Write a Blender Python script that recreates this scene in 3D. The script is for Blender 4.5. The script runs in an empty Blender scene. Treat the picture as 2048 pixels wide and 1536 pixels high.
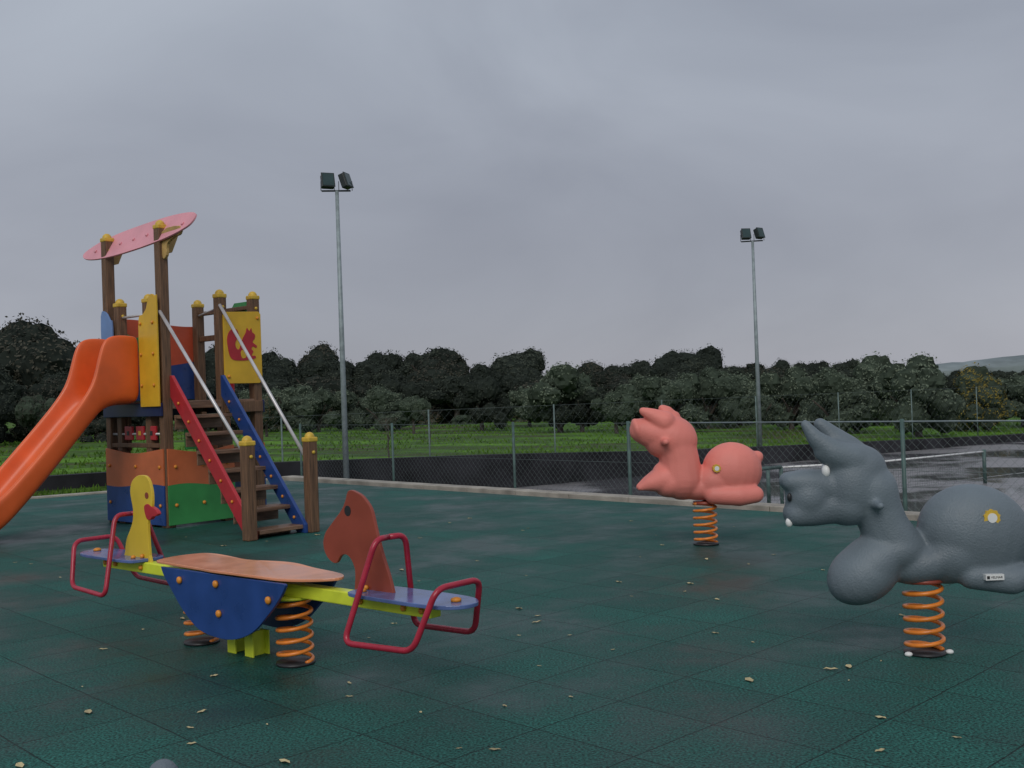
import bpy, bmesh, math, random
from mathutils import Vector, Matrix, noise
sc = bpy.context.scene
RAD = math.radians

# ------------------------------------------------------------------ materials
def nt(name):
    m = bpy.data.materials.new(name); m.use_nodes = True
    t = m.node_tree; b = t.nodes['Principled BSDF']
    return m, t, b
def mat(name, col, rough=0.5, var=0.12, scale=6.0, bump=0.0, bscale=60.0, metal=0.0, stretch=None, rvar=0.12, dirt=0.0, spec=0.5):
    m, t, b = nt(name); N = t.nodes; L = t.links
    tc = N.new('ShaderNodeTexCoord'); mp = N.new('ShaderNodeMapping')
    if stretch: mp.inputs['Scale'].default_value = stretch
    L.new(tc.outputs['Object'], mp.inputs['Vector'])
    nz = N.new('ShaderNodeTexNoise'); nz.inputs['Scale'].default_value = scale; nz.inputs['Detail'].default_value = 5
    L.new(mp.outputs[0], nz.inputs['Vector'])
    cr = N.new('ShaderNodeValToRGB')
    cr.color_ramp.elements[0].position = 0.3; cr.color_ramp.elements[1].position = 0.7
    cr.color_ramp.elements[0].color = [c*(1-var) for c in col]+[1]
    cr.color_ramp.elements[1].color = [min(1, c*(1+var)) for c in col]+[1]
    L.new(nz.outputs['Fac'], cr.inputs[0])
    L.new(cr.outputs[0], b.inputs['Base Color'])
    mr = N.new('ShaderNodeMapRange'); mr.inputs['To Min'].default_value = max(0.05, rough-rvar); mr.inputs['To Max'].default_value = min(1, rough+rvar)
    L.new(nz.outputs['Fac'], mr.inputs[0]); L.new(mr.outputs[0], b.inputs['Roughness'])
    b.inputs['Metallic'].default_value = metal
    b.inputs['Specular IOR Level'].default_value = spec
    if bump > 0:
        n2 = N.new('ShaderNodeTexNoise'); n2.inputs['Scale'].default_value = bscale; n2.inputs['Detail'].default_value = 3
        L.new(mp.outputs[0], n2.inputs['Vector'])
        bp = N.new('ShaderNodeBump'); bp.inputs['Strength'].default_value = bump; bp.inputs['Distance'].default_value = 0.01
        L.new(n2.outputs['Fac'], bp.inputs['Height']); L.new(bp.outputs[0], b.inputs['Normal'])
    return m

M = {}
M['orange_plastic'] = mat('orange_plastic', (0.80,0.135,0.03), 0.33, 0.12, 3)
M['orange_panel'] = mat('orange_panel', (0.58,0.15,0.055), 0.38, 0.14, 4)
M['redorange_panel'] = mat('redorange_panel', (0.60,0.10,0.045), 0.38, 0.14, 4)
M['orange_top'] = mat('orange_top', (0.74,0.30,0.16), 0.2, 0.12, 7)
M['brown_red'] = mat('brown_red', (0.30,0.06,0.035), 0.35, 0.15, 5)
M['blue'] = mat('blue_panel', (0.020,0.062,0.24), 0.30, 0.18, 5)
M['navy'] = mat('navy_board', (0.012,0.022,0.085), 0.35, 0.2, 5)
M['seat_blue'] = mat('seat_blue', (0.10,0.15,0.34), 0.16, 0.25, 8)
M['lightblue'] = mat('lightblue_panel', (0.16,0.27,0.52), 0.4, 0.1, 5)
M['yellow'] = mat('yellow_panel', (0.72,0.43,0.03), 0.4, 0.12, 4)
M['duck_yellow'] = mat('duck_yellow', (0.72,0.50,0.04), 0.4, 0.10, 4)
M['lemon'] = mat('lemon_steel', (0.70,0.78,0.05), 0.35, 0.12, 9)
M['cap'] = mat('cap_yellow', (0.66,0.43,0.05), 0.45, 0.15, 20)
M['red'] = mat('red_panel', (0.46,0.025,0.035), 0.4, 0.15, 5)
M['tube_red'] = mat('tube_red', (0.40,0.02,0.045), 0.25, 0.15, 14)
M['green'] = mat('green_panel', (0.045,0.28,0.075), 0.4, 0.12, 5)
M['pinkroof'] = mat('pink_roof', (0.78,0.33,0.38), 0.45, 0.1, 3)
M['wood'] = mat('wood_post', (0.16,0.085,0.045), 0.6, 0.5, 5, 0.5, 30, stretch=(14,14,0.8))
M['woodlight'] = mat('wood_bracket', (0.50,0.32,0.11), 0.6, 0.25, 5, 0.3, 30)
M['tread'] = mat('wood_tread', (0.20,0.115,0.07), 0.4, 0.4, 4, 0.4, 30, stretch=(1,9,9))
M['bolt'] = mat('bolt_orange', (0.75,0.28,0.03), 0.4, 0.1, 30)
M['steel'] = mat('steel_rail', (0.62,0.60,0.60), 0.35, 0.1, 8, metal=0.35)
M['spring'] = mat('spring_orange', (0.78,0.23,0.03), 0.3, 0.2, 20)
M['grey'] = mat('grey_moulded', (0.15,0.185,0.21), 0.46, 0.16, 2.6, 0.35, 110, spec=0.4)
M['pink'] = mat('pink_moulded', (0.80,0.245,0.20), 0.50, 0.10, 2.5, 0.3, 100, spec=0.35)
M['white'] = mat('white_plastic', (0.8,0.8,0.78), 0.4, 0.03)
M['black'] = mat('black_plastic', (0.02,0.02,0.022), 0.4, 0.1)
M['galv'] = mat('galvanised', (0.27,0.32,0.33), 0.5, 0.2, 10, metal=0.2)
M['galvgreen'] = mat('green_post', (0.06,0.11,0.10), 0.5, 0.3, 10)
M['farpost'] = mat('far_post', (0.12,0.17,0.16), 0.6, 0.3, 10)
M['wire'] = mat('fence_wire', (0.10,0.13,0.125), 0.5, 0.15, 10, metal=0.2)
M['lampglass'] = mat('lamp_glass', (0.03,0.06,0.06), 0.1, 0.2)
M['lampbody'] = mat('lamp_body', (0.015,0.022,0.022), 0.45, 0.2)
M['kerb'] = mat('kerb_concrete', (0.36,0.33,0.28), 0.75, 0.35, 3, 0.5, 50)
M['darkwall'] = mat('dark_concrete', (0.026,0.026,0.030), 0.8, 0.7, 1.0, 0.3, 20, spec=0.2)
M['leaf_dry'] = mat('dry_leaf', (0.50,0.42,0.23), 0.7, 0.45, 2.2)
M['bark'] = mat('bark', (0.07,0.055,0.045), 0.9, 0.4, 4, 0.6, 20)
M['net'] = mat('net_mesh', (0.03,0.04,0.04), 0.8, 0.1)

def leafmat(name, dark, light, brown=None):
    m, t, b = nt(name); N = t.nodes; L = t.links
    g = N.new('ShaderNodeNewGeometry'); oi = N.new('ShaderNodeObjectInfo')
    nz = N.new('ShaderNodeTexNoise'); nz.inputs['Scale'].default_value = 0.55; nz.inputs['Detail'].default_value = 4
    L.new(g.outputs['Position'], nz.inputs['Vector'])
    ad = N.new('ShaderNodeMath'); ad.operation = 'MULTIPLY_ADD'; ad.inputs[1].default_value = 0.16
    L.new(g.outputs['Random Per Island'], ad.inputs[0])
    s2 = N.new('ShaderNodeMath'); s2.operation='MULTIPLY'; s2.inputs[1].default_value=0.75
    L.new(nz.outputs['Fac'], s2.inputs[0]); L.new(s2.outputs[0], ad.inputs[2])
    s3 = N.new('ShaderNodeMath'); s3.operation='MULTIPLY_ADD'; s3.inputs[1].default_value=0.28
    L.new(oi.outputs['Random'], s3.inputs[0]); L.new(ad.outputs[0], s3.inputs[2])
    cr = N.new('ShaderNodeValToRGB')
    cr.color_ramp.elements[0].position = 0.35; cr.color_ramp.elements[1].position = 0.9
    cr.color_ramp.elements[0].color = list(dark)+[1]; cr.color_ramp.elements[1].color = list(light)+[1]
    L.new(s3.outputs[0], cr.inputs[0]); L.new(cr.outputs[0], b.inputs['Base Color'])
    b.inputs['Roughness'].default_value = 0.85; b.inputs['Specular IOR Level'].default_value = 0.08
    return m
M['oak'] = leafmat('oak_foliage', (0.028,0.036,0.031), (0.070,0.082,0.060))  # base tones include a painted brown-grey haze
M['oak2'] = leafmat('oak_foliage_brown', (0.042,0.044,0.036), (0.094,0.089,0.067))
M['olive'] = leafmat('olive_foliage', (0.075,0.10,0.072), (0.19,0.225,0.16))
M['autumn'] = leafmat('autumn_foliage', (0.13,0.11,0.03), (0.30,0.23,0.05))
M['scrub'] = leafmat('scrub_foliage', (0.08,0.07,0.045), (0.27,0.21,0.12))
M['grassblade'] = leafmat('grass_blades', (0.045,0.10,0.015), (0.12,0.225,0.03))
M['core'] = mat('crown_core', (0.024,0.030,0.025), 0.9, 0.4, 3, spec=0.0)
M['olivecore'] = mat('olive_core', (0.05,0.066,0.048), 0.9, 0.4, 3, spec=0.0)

# ------------------------------------------------------------------ mesh helpers
def obj(name, verts, faces, mt, parent=None, smooth=False, bevel=0, loc=None):
    me = bpy.data.meshes.new(name); me.from_pydata([tuple(v) for v in verts], [], faces); me.update()
    bm = bmesh.new(); bm.from_mesh(me); bmesh.ops.recalc_face_normals(bm, faces=bm.faces); bm.to_mesh(me); bm.free()
    o = bpy.data.objects.new(name, me); sc.collection.objects.link(o)
    mts = mt if isinstance(mt, (list,tuple)) else [mt]
    for x in mts: me.materials.append(M[x] if isinstance(x,str) else x)
    if smooth:
        for p in me.polygons: p.use_smooth = True
    if parent: o.parent = parent
    if loc: o.location = loc
    if bevel:
        md = o.modifiers.new('bevel','BEVEL'); md.width = bevel; md.segments = 2; md.limit_method='ANGLE'; md.angle_limit=RAD(40)
    return o
def empty(name, loc=(0,0,0), rz=0.0):
    e = bpy.data.objects.new(name, None); sc.collection.objects.link(e); e.location = loc; e.rotation_euler = (0,0,rz)
    e.empty_display_size = 0.2
    return e
def box(name, c, s, mt, parent=None, bevel=0.0, M4=None):
    v=[]
    for x in (-.5,.5):
        for y in (-.5,.5):
            for z in (-.5,.5):
                p=Vector((x*s[0],y*s[1],z*s[2]))
                if M4 is not None: p = M4 @ p
                v.append(p+Vector(c))
    f=[(0,1,3,2),(4,6,7,5),(0,4,5,1),(2,3,7,6),(0,2,6,4),(1,5,7,3)]
    return obj(name, v, f, mt, parent, bevel=bevel)
def cr(pts, n=5, closed=True):
    P=[Vector(p) for p in pts]; out=[]; k=len(P)
    rng = range(k) if closed else range(k-1)
    for i in rng:
        if closed: p0,p1,p2,p3 = P[i-1],P[i],P[(i+1)%k],P[(i+2)%k]
        else: p0,p1,p2,p3 = P[max(i-1,0)],P[i],P[i+1],P[min(i+2,k-1)]
        for j in range(n):
            t=j/n
            out.append(0.5*((2*p1)+(-p0+p2)*t+(2*p0-5*p1+4*p2-p3)*t*t+(-p0+3*p1-3*p2+p3)*t**3))
    if not closed: out.append(P[-1])
    return out
def plate(name, pts, fn, th, mt, parent=None, bevel=0.004):
    n=len(pts)
    v=[fn(p[0],p[1],-th/2) for p in pts]+[fn(p[0],p[1],th/2) for p in pts]
    f=[tuple(range(n)), tuple(range(2*n-1,n-1,-1))]
    for i in range(n): f.append((i,(i+1)%n,n+(i+1)%n,n+i))
    return obj(name,v,f,mt,parent,bevel=bevel)
def sweep(paths, rs, sides=10):
    V=[];F=[]
    for path,r in zip(paths,rs):
        P=[Vector(p) for p in path]; n=len(P)
        up=None; base=len(V)
        for i in range(n):
            t=(P[min(i+1,n-1)]-P[max(i-1,0)]).normalized()
            if up is None:
                up = Vector((0,0,1)) if abs(t.z)<0.9 else Vector((1,0,0))
            x=(up - t*up.dot(t)).normalized(); y=t.cross(x); up=x
            rr = r[i] if isinstance(r,(list,tuple)) else r
            for k in range(sides):
                a=2*math.pi*k/sides
                V.append(P[i]+(x*math.cos(a)+y*math.sin(a))*rr)
        for i in range(n-1):
            for k in range(sides):
                a=base+i*sides+k; b=base+i*sides+(k+1)%sides
                F.append((a,b,b+sides,a+sides))
        F.append(tuple(base+k for k in range(sides)))
        F.append(tuple(base+(n-1)*sides+k for k in range(sides-1,-1,-1)))
    return V,F
def tube(name, path, r, mt, parent=None, sides=10):
    V,F=sweep([path],[r],sides); return obj(name,V,F,mt,parent,smooth=True)
def tubes(name, paths, r, mt, parent=None, sides=4):
    V,F=sweep(paths,[r]*len(paths),sides); return obj(name,V,F,mt,parent,smooth=sides>4)
def roundpath(pts, r=0.05, n=5):
    P=[Vector(p) for p in pts]; out=[P[0]]
    for i in range(1,len(P)-1):
        a=(P[i-1]-P[i]); b=(P[i+1]-P[i]); ra=min(r,a.length*.45); rb=min(r,b.length*.45)
        s=P[i]+a.normalized()*ra; e=P[i]+b.normalized()*rb
        for j in range(n+1):
            t=j/n; out.append(s*(1-t)**2+P[i]*2*t*(1-t)+e*t*t)
    out.append(P[-1]); return out
def ball(c, r, seg=12, rings=8, rot=None):
    V=[];F=[]
    rr = r if isinstance(r,(tuple,list)) else (r,r,r)
    for i in range(rings+1):
        th=math.pi*i/rings
        for k in range(seg):
            a=2*math.pi*k/seg
            p=Vector((rr[0]*math.sin(th)*math.cos(a), rr[1]*math.sin(th)*math.sin(a), rr[2]*math.cos(th)))
            if rot is not None: p=rot@p
            V.append(p+Vector(c))
    for i in range(rings):
        for k in range(seg):
            F.append((i*seg+k,i*seg+(k+1)%seg,(i+1)*seg+(k+1)%seg,(i+1)*seg+k))
    return V,F
def merge(parts):
    V=[];F=[]
    for v,f in parts:
        o=len(V); V+=list(v); F+=[tuple(i+o for i in x) for x in f]
    return V,F

# ------------------------------------------------------------------ terrain
W0=Vector((0.75,23.9)); D1=Vector((0.836,0.549)); NN=Vector((-0.549,0.836))
def pq(p,q): 
    v=W0+D1*p+NN*q; return v.x,v.y
def topq(x,y):
    v=Vector((x,y))-W0; return v.dot(D1), v.dot(NN)
WT=[(-60,.3),(-7.2,.2),(-1.3,.03),(3.6,-.18),(7.5,-.28),(18,-.52),(40,-.65),(400,-.7)]
def interp(T,x):
    if x<=T[0][0]: return T[0][1]
    for (a,b),(c,d) in zip(T,T[1:]):
        if x<=c: return b+(d-b)*(x-a)/(c-a)
    return T[-1][1]
def field(p,q):
    n=noise.noise(Vector((p*.09,q*.09,0)))*0.12*min(1,q/10) if q>0 else 0
    rise=.12*min(1,max(0,(q-4)/26))
    return interp(WT,p)*math.exp(-max(q,0)/30)-0.04+n+rise-1.2*min(1,max(0,(q-70)/60))
PL=[-2500,-1200,-600,-300,-150]+[-100+4*i for i in range(22)]+[-13,-10,-8,-7.12,-7.08]+[-6+1.5*i for i in range(26)]+[32.9,33]+[36+4*i for i in range(22)]+[150,250,500,1200,2600]
QL=[-300,-100,-40,-20,-10,-4,-1.8,-0.6,0.06,0.12]+[.6+.9*i for i in range(20)]+[20+3*i for i in range(20)]+[85,100,120,150,200,300,500,900,1600,3000]
V=[];F=[]
for q in QL:
    for p in PL:
        x,y=pq(p,q)
        if q>=0.12: z=field(p,q)
        elif -7.1<p<32.95: z=-0.95
        elif p<=-7.1: z=-0.06 if q<0 else 0.02
        else: z=-.6
        V.append((x,y,z))
n=len(PL)
for j in range(len(QL)-1):
    for i in range(n-1):
        F.append((j*n+i,j*n+i+1,(j+1)*n+i+1,(j+1)*n+i))
m,t,b=nt('grass_ground'); N=t.nodes;L=t.links
tc=N.new('ShaderNodeTexCoord')
n1=N.new('ShaderNodeTexNoise'); n1.inputs['Scale'].default_value=0.30; n1.inputs['Detail'].default_value=8; n1.inputs['Roughness'].default_value=.6
n2=N.new('ShaderNodeTexNoise'); n2.inputs['Scale'].default_value=4; n2.inputs['Detail'].default_value=7
mpg=N.new('ShaderNodeMapping'); mpg.inputs['Scale'].default_value=(0.5,1.3,1)
L.new(tc.outputs['Object'],mpg.inputs[0]); L.new(mpg.outputs[0],n1.inputs['Vector']); L.new(tc.outputs['Object'],n2.inputs['Vector'])
c1=N.new('ShaderNodeValToRGB'); e=c1.color_ramp.elements
e[0].position=.38; e[0].color=(0.075,0.080,0.034,1); e[1].position=.60; e[1].color=(0.115,0.26,0.026,1)
x=e.new(.45); x.color=(0.060,0.115,0.025,1); x=e.new(.52); x.color=(0.080,0.185,0.025,1)
L.new(n1.outputs['Fac'],c1.inputs[0])
c2=N.new('ShaderNodeValToRGB'); e=c2.color_ramp.elements; e[0].position=.3;e[0].color=(.45,.45,.42,1); e[1].position=.7; e[1].color=(1.3,1.25,1.15,1)
L.new(n2.outputs['Fac'],c2.inputs[0])
mx=N.new('ShaderNodeMix'); mx.data_type='RGBA'; mx.blend_type='MULTIPLY'; mx.inputs[0].default_value=1
L.new(c1.outputs[0],mx.inputs[6]); L.new(c2.outputs[0],mx.inputs[7]); L.new(mx.outputs[2],b.inputs['Base Color'])
b.inputs['Roughness'].default_value=.9; b.inputs['Specular IOR Level'].default_value=.15
bp=N.new('ShaderNodeBump'); bp.inputs['Strength'].default_value=.8; bp.inputs['Distance'].default_value=.08
L.new(n2.outputs['Fac'],bp.inputs['Height']); L.new(bp.outputs[0],b.inputs['Normal'])
obj('ground',V,F,m,smooth=False)

# grass tufts on the field
rng=random.Random(5); V=[];F=[]
for i in range(24000):
    q=0.2+ (rng.random()**1.7)*30; p=rng.uniform(-22,30)
    if rng.random()<.05: q=rng.uniform(.15,.5)
    if noise.noise(Vector((p*.22,q*.3,4)))<-.02+rng.uniform(-.1,.1): continue
    x,y=pq(p,q); z=field(p,q); h=rng.uniform(.03,.11)*(1+.3*(q>20)); a=rng.uniform(0,math.pi); w=.03+.0012*q
    dx,dy=math.cos(a)*w,math.sin(a)*w; k=len(V)
    V+=[(x-dx,y-dy,z-.02),(x+dx,y+dy,z-.02),(x+rng.uniform(-.06,.06),y+rng.uniform(-.06,.06),z+h)]; F.append((k,k+1,k+2))
for i in range(3500):
    p=rng.uniform(-22,-7.2); q=rng.uniform(-1.75,0) if p>-14 else rng.uniform(-1.7,3)
    x,y=pq(p,q); z=-.06; h=rng.uniform(.05,.14); a=rng.uniform(0,math.pi); w=.03
    dx,dy=math.cos(a)*w,math.sin(a)*w; k=len(V)
    V+=[(x-dx,y-dy,z-.02),(x+dx,y+dy,z-.02),(x+rng.uniform(-.06,.06),y+rng.uniform(-.06,.06),z+h)]; F.append((k,k+1,k+2))
obj('grass',V,F,'grassblade')

# distant hills
V=[];F=[]; cols=90
for i in range(cols+1):
    a=0.10+0.75*i/cols; D=1700
    h=14+22*min(1,max(0,(a-.30)/.16))+7*noise.noise(Vector((a*14,1,0)))+4*noise.noise(Vector((a*60,3,0)))
    X=D*math.tan(a*0.98)
    V+=[(X,D,-8),(X*.99,D*.99,h*.55),(X,D*1.03,h),(X*1.2,D*1.2,h*.6)]
for i in range(cols):
    for j in range(3): F.append((i*4+j,(i+1)*4+j,(i+1)*4+j+1,i*4+j+1))
hm=mat('hill_haze',(0.20,0.235,0.245),0.95,0.35,0.015,spec=0)  # pale bluish base colour imitates distance haze on the hills
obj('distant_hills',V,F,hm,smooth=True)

# ------------------------------------------------------------------ playground deck
KB=Vector((.19,14.1)); KD=Vector((.69,-.724)).normalized(); KN=Vector((.724,.69)).normalized()
def kp(t,o=0,z=0):
    v=KB+KD*t+KN*o; return (v.x,v.y,z)
deck=[(-14,11.8),(-4.2,18.5),(kp(17)[0],kp(17)[1]),(12,-8),(-14,-8)]
m,t,b=nt('rubber_tiles'); N=t.nodes;L=t.links
tc=N.new('ShaderNodeTexCoord'); mp=N.new('ShaderNodeMapping'); mp.inputs['Rotation'].default_value=(0,0,RAD(46))
L.new(tc.outputs['Object'],mp.inputs[0])
bk=N.new('ShaderNodeTexBrick'); bk.offset=0; bk.squash=1; bk.inputs['Scale'].default_value=1
bk.inputs['Brick Width'].default_value=.5; bk.inputs['Row Height'].default_value=.5; bk.inputs['Mortar Size'].default_value=.004; bk.inputs['Mortar Smooth'].default_value=.6
bk.inputs['Color1'].default_value=(.0135,.080,.066,1); bk.inputs['Color2'].default_value=(.017,.102,.083,1); bk.inputs['Mortar'].default_value=(.006,.026,.022,1)
wz=N.new('ShaderNodeTexNoise'); wz.inputs['Scale'].default_value=1.5
wa=N.new('ShaderNodeVectorMath'); wa.operation='SCALE'; wa.inputs[3].default_value=.03
L.new(tc.outputs['Object'],wz.inputs['Vector']); L.new(wz.outputs['Color'],wa.inputs[0])
wb=N.new('ShaderNodeVectorMath'); L.new(mp.outputs[0],wb.inputs[0]); L.new(wa.outputs[0],wb.inputs[1]); L.new(wb.outputs[0],bk.inputs['Vector'])
g1=N.new('ShaderNodeTexNoise'); g1.inputs['Scale'].default_value=90; g1.inputs['Detail'].default_value=4
g2=N.new('ShaderNodeTexNoise'); g2.inputs['Scale'].default_value=.9; g2.inputs['Detail'].default_value=8; g2.inputs['Roughness'].default_value=.65
L.new(tc.outputs['Object'],g1.inputs['Vector']); L.new(tc.outputs['Object'],g2.inputs['Vector'])
ra=N.new('ShaderNodeValToRGB'); e=ra.color_ramp.elements; e[0].position=.34; e[0].color=(.2,.2,.2,1); e[1].position=.68; e[1].color=(1.9,1.8,1.8,1)
L.new(g1.outputs['Fac'],ra.inputs[0])
rb=N.new('ShaderNodeValToRGB'); e=rb.color_ramp.elements; e[0].position=.33; e[0].color=(.52,.50,.50,1); e[1].position=.66; e[1].color=(1.3,1.22,1.22,1)
L.new(g2.outputs['Fac'],rb.inputs[0])
m1=N.new('ShaderNodeMix'); m1.data_type='RGBA'; m1.blend_type='MULTIPLY'; m1.inputs[0].default_value=1
m2=N.new('ShaderNodeMix'); m2.data_type='RGBA'; m2.blend_type='MULTIPLY'; m2.inputs[0].default_value=1
L.new(bk.outputs['Color'],m1.inputs[6]); L.new(ra.outputs[0],m1.inputs[7]); L.new(m1.outputs[2],m2.inputs[6]); L.new(rb.outputs[0],m2.inputs[7])
L.new(m2.outputs[2],b.inputs['Base Color'])
mr=N.new('ShaderNodeMapRange'); mr.inputs[1].default_value=.38; mr.inputs[2].default_value=.60; mr.inputs['To Min'].default_value=.36; mr.inputs['To Max'].default_value=.75
L.new(g2.outputs['Fac'],mr.inputs[0]); L.new(mr.outputs[0],b.inputs['Roughness']); b.inputs['Specular IOR Level'].default_value=.25
bp=N.new('ShaderNodeBump'); bp.inputs['Strength'].default_value=.4; bp.inputs['Distance'].default_value=.006
L.new(g1.outputs['Fac'],bp.inputs['Height'])
bp2=N.new('ShaderNodeBump'); bp2.invert=True; bp2.inputs['Strength'].default_value=.7; bp2.inputs['Distance'].default_value=.008
L.new(bk.outputs['Fac'],bp2.inputs['Height']); L.new(bp.outputs[0],bp2.inputs['Normal']); L.new(bp2.outputs[0],b.inputs['Normal'])
nd=len(deck)
obj('playground_rubber_floor',[(x,y,0) for x,y in deck]+[(x,y,-1) for x,y in deck],
    [tuple(range(nd))]+[(i,(i+1)%nd,nd+(i+1)%nd,nd+i) for i in range(nd)],m)
# kerb
V=[];F=[]
tt=-6.3; i=0
while tt<17:
    l=1.0
    for o,z in ((0.003,-1),(0.003,.05),(.24,.05),(.24,-1)):
        V.append(kp(tt+.004,o,z)); V.append(kp(tt+l-.004,o,z))
    k=len(V)-8
    F+=[(k,k+1,k+3,k+2),(k+2,k+3,k+5,k+4),(k+4,k+5,k+7,k+6),(k,k+2,k+4,k+6),(k+1,k+7,k+5,k+3)]
    tt+=l
kb=obj('concrete_kerb',V,F,'kerb',bevel=.01)
def lp(s,o,z):
    a=Vector((-4.2,18.5)); d=(Vector((-14,11.8))-a).normalized(); nn=Vector((d.y,-d.x)); 
    v=a+d*s+nn*o; return (v.x,v.y,z)
obj('concrete_kerb',[lp(0,.003,-.2),lp(0,.003,.03),lp(0,.16,.03),lp(0,.16,-.2),lp(11.8,.003,-.2),lp(11.8,.003,.03),lp(11.8,.16,.03),lp(11.8,.16,-.2)],
    [(0,1,5,4),(1,2,6,5),(2,3,7,6),(0,3,2,1),(4,5,6,7)],'kerb',bevel=.01)

# ------------------------------------------------------------------ sports court
m,t,b=nt('wet_asphalt'); N=t.nodes;L=t.links
tc=N.new('ShaderNodeTexCoord')
g=N.new('ShaderNodeTexNoise'); g.inputs['Scale'].default_value=.30; g.inputs['Detail'].default_value=6; g.inputs['Roughness'].default_value=.55
g3=N.new('ShaderNodeTexNoise'); g3.inputs['Scale'].default_value=60
L.new(tc.outputs['Object'],g.inputs['Vector']); L.new(tc.outputs['Object'],g3.inputs['Vector'])
r1=N.new('ShaderNodeMapRange'); r1.inputs[1].default_value=.46; r1.inputs[2].default_value=.56; r1.inputs[3].default_value=.03; r1.inputs[4].default_value=.40
L.new(g.outputs['Fac'],r1.inputs[0]); L.new(r1.outputs[0],b.inputs['Roughness'])
r2=N.new('ShaderNodeValToRGB'); e=r2.color_ramp.elements; e[0].position=.44;e[0].color=(.10,.10,.11,1); e[1].position=.57; e[1].color=(.23,.22,.225,1)  # greys lifted to imitate wet sheen and reflected sky
L.new(g.outputs['Fac'],r2.inputs[0]); L.new(r2.outputs[0],b.inputs['Base Color'])
bp=N.new('ShaderNodeBump'); bp.inputs['Strength'].default_value=.03; bp.inputs['Distance'].default_value=.01; L.new(g3.outputs['Fac'],bp.inputs['Height']); L.new(bp.outputs[0],b.inputs['Normal'])
V=[]; 
for p,q in ((-7.05,-1.8),(-7.05,-.02),(32.9,-.02),(32.9,-30),(-2,-30)):
    x,y=pq(p,q); V.append((x,y,-.7))
obj('sports_court',V,[(0,1,2,3,4)],m)
wl=mat('court_line',(.4,.4,.4),.4,.2,3)
def strip(p0,q0,p1,q1,w=.05):
    a=Vector((p0,q0));bb=Vector((p1,q1)); d=(bb-a).normalized(); nn=Vector((-d.y,d.x))*w/2
    return [(*pq(*(c)),-.696) for c in (a-nn,bb-nn,bb+nn,a+nn)]
V=[];F=[]
for s in ((-1,-6.7,30,-6.7),(14,-1.2,14,-20),(22,-1.2,22,-20)):
    k=len(V);V+=strip(*s);F.append((k,k+1,k+2,k+3))
obj('court_markings',V,F,wl)
# retaining wall along the court
V=[];F=[]; ps=[-11+1.5*i for i in range(31)]
for p in ps:
    z=interp(WT,p)+.03
    for q,zz in ((-.14,-1.0),(-.14,z),(.14,z),(.14,-1.0)): V.append((*pq(p,q),zz))
for i in range(len(ps)-1):
    for j in range(3): F.append((i*4+j,(i+1)*4+j,(i+1)*4+j+1,i*4+j+1))
F.append((0,1,2,3)); k=len(V)-4; F.append((k+3,k+2,k+1,k))
obj('retaining_wall',V,F,'darkwall')
a=pq(-7.1,-1.75); c=pq(-7.1,-.16)
obj('retaining_wall',[(a[0],a[1],-1),(a[0],a[1],.05),(c[0],c[1],.05),(c[0],c[1],-1),(a[0]-.1,a[1]-.07,-1),(a[0]-.1,a[1]-.07,.05),(c[0]-.1,c[1]-.07,.05),(c[0]-.1,c[1]-.07,-1)],
    [(0,1,2,3),(4,7,6,5),(1,5,6,2),(0,4,5,1),(3,2,6,7)],'darkwall')

# fences
def chain(posf, t0, t1, z0f, z1f, sp, r, name, parent):
    paths=[]; k=t0-2.5
    while k<t1:
        for sgn in (1,-1):
            tm=max(t0,min(t1,k+.5)); zl=z0f(tm); zh=z1f(tm); w=zh-zl
            if sgn==1: xa,ya,xb,yb=k,zl,k+w,zh
            else: xa,ya,xb,yb=k,zh,k+w,zl
            def cut(x): return ya+(yb-ya)*(x-xa)/(xb-xa)
            l2,h2=max(xa,t0),min(xb,t1)
            if h2-l2>0.02: paths.append([posf(l2,cut(l2)),posf(h2,cut(h2))])
        k+=sp
    tubes(name,paths,r,'wire',parent,3)
nf=empty('chain_link_fence',kp(0,.3,0))
def npos(t,z): v=Vector(kp(t,.3,z))-Vector(kp(0,.3,0)); return (v.x,v.y,v.z)
for i,t_ in enumerate((-6.1,-3.4,-.6,1.5,5.1,8.7,12.3)):
    tube('post_%d'%i,[npos(t_,-.7),npos(t_,.97)],.019 if t_<1 else .023,'galvgreen',nf,8)
tube('top_rail_1',[npos(-6.1,.945),npos(1.5,.945)],.003,'wire',nf,6)
tube('top_rail',[npos(1.5,.945),npos(12.3,.945)],.008,'galv',nf,6)
tube('mid_wire',[npos(-6.1,.45),npos(12.3,.45)],.0025,'wire',nf,5)
chain(npos,-6.1,12.3,lambda t:-.1,lambda t:.94,.09,.0013,'mesh',nf)
ff=empty('chain_link_fence',(*pq(0,.25),0))
o0=Vector((*pq(0,.25),0))
def fpos(t,z): v=Vector((*pq(t,.25),z))-o0; return (v.x,v.y,v.z)
for i in range(13):
    t_=-6.2+3.3*i
    tube('post_%d'%i,[fpos(t_,-.7),fpos(t_,1.10)],.017,'farpost',ff,8)
tube('top_wire',[fpos(-7,1.08),fpos(33,1.08)],.003,'wire',ff,5)
chain(fpos,-7,33,lambda t:interp(WT,t),lambda t:1.08,.22,.0012,'mesh',ff)

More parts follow.
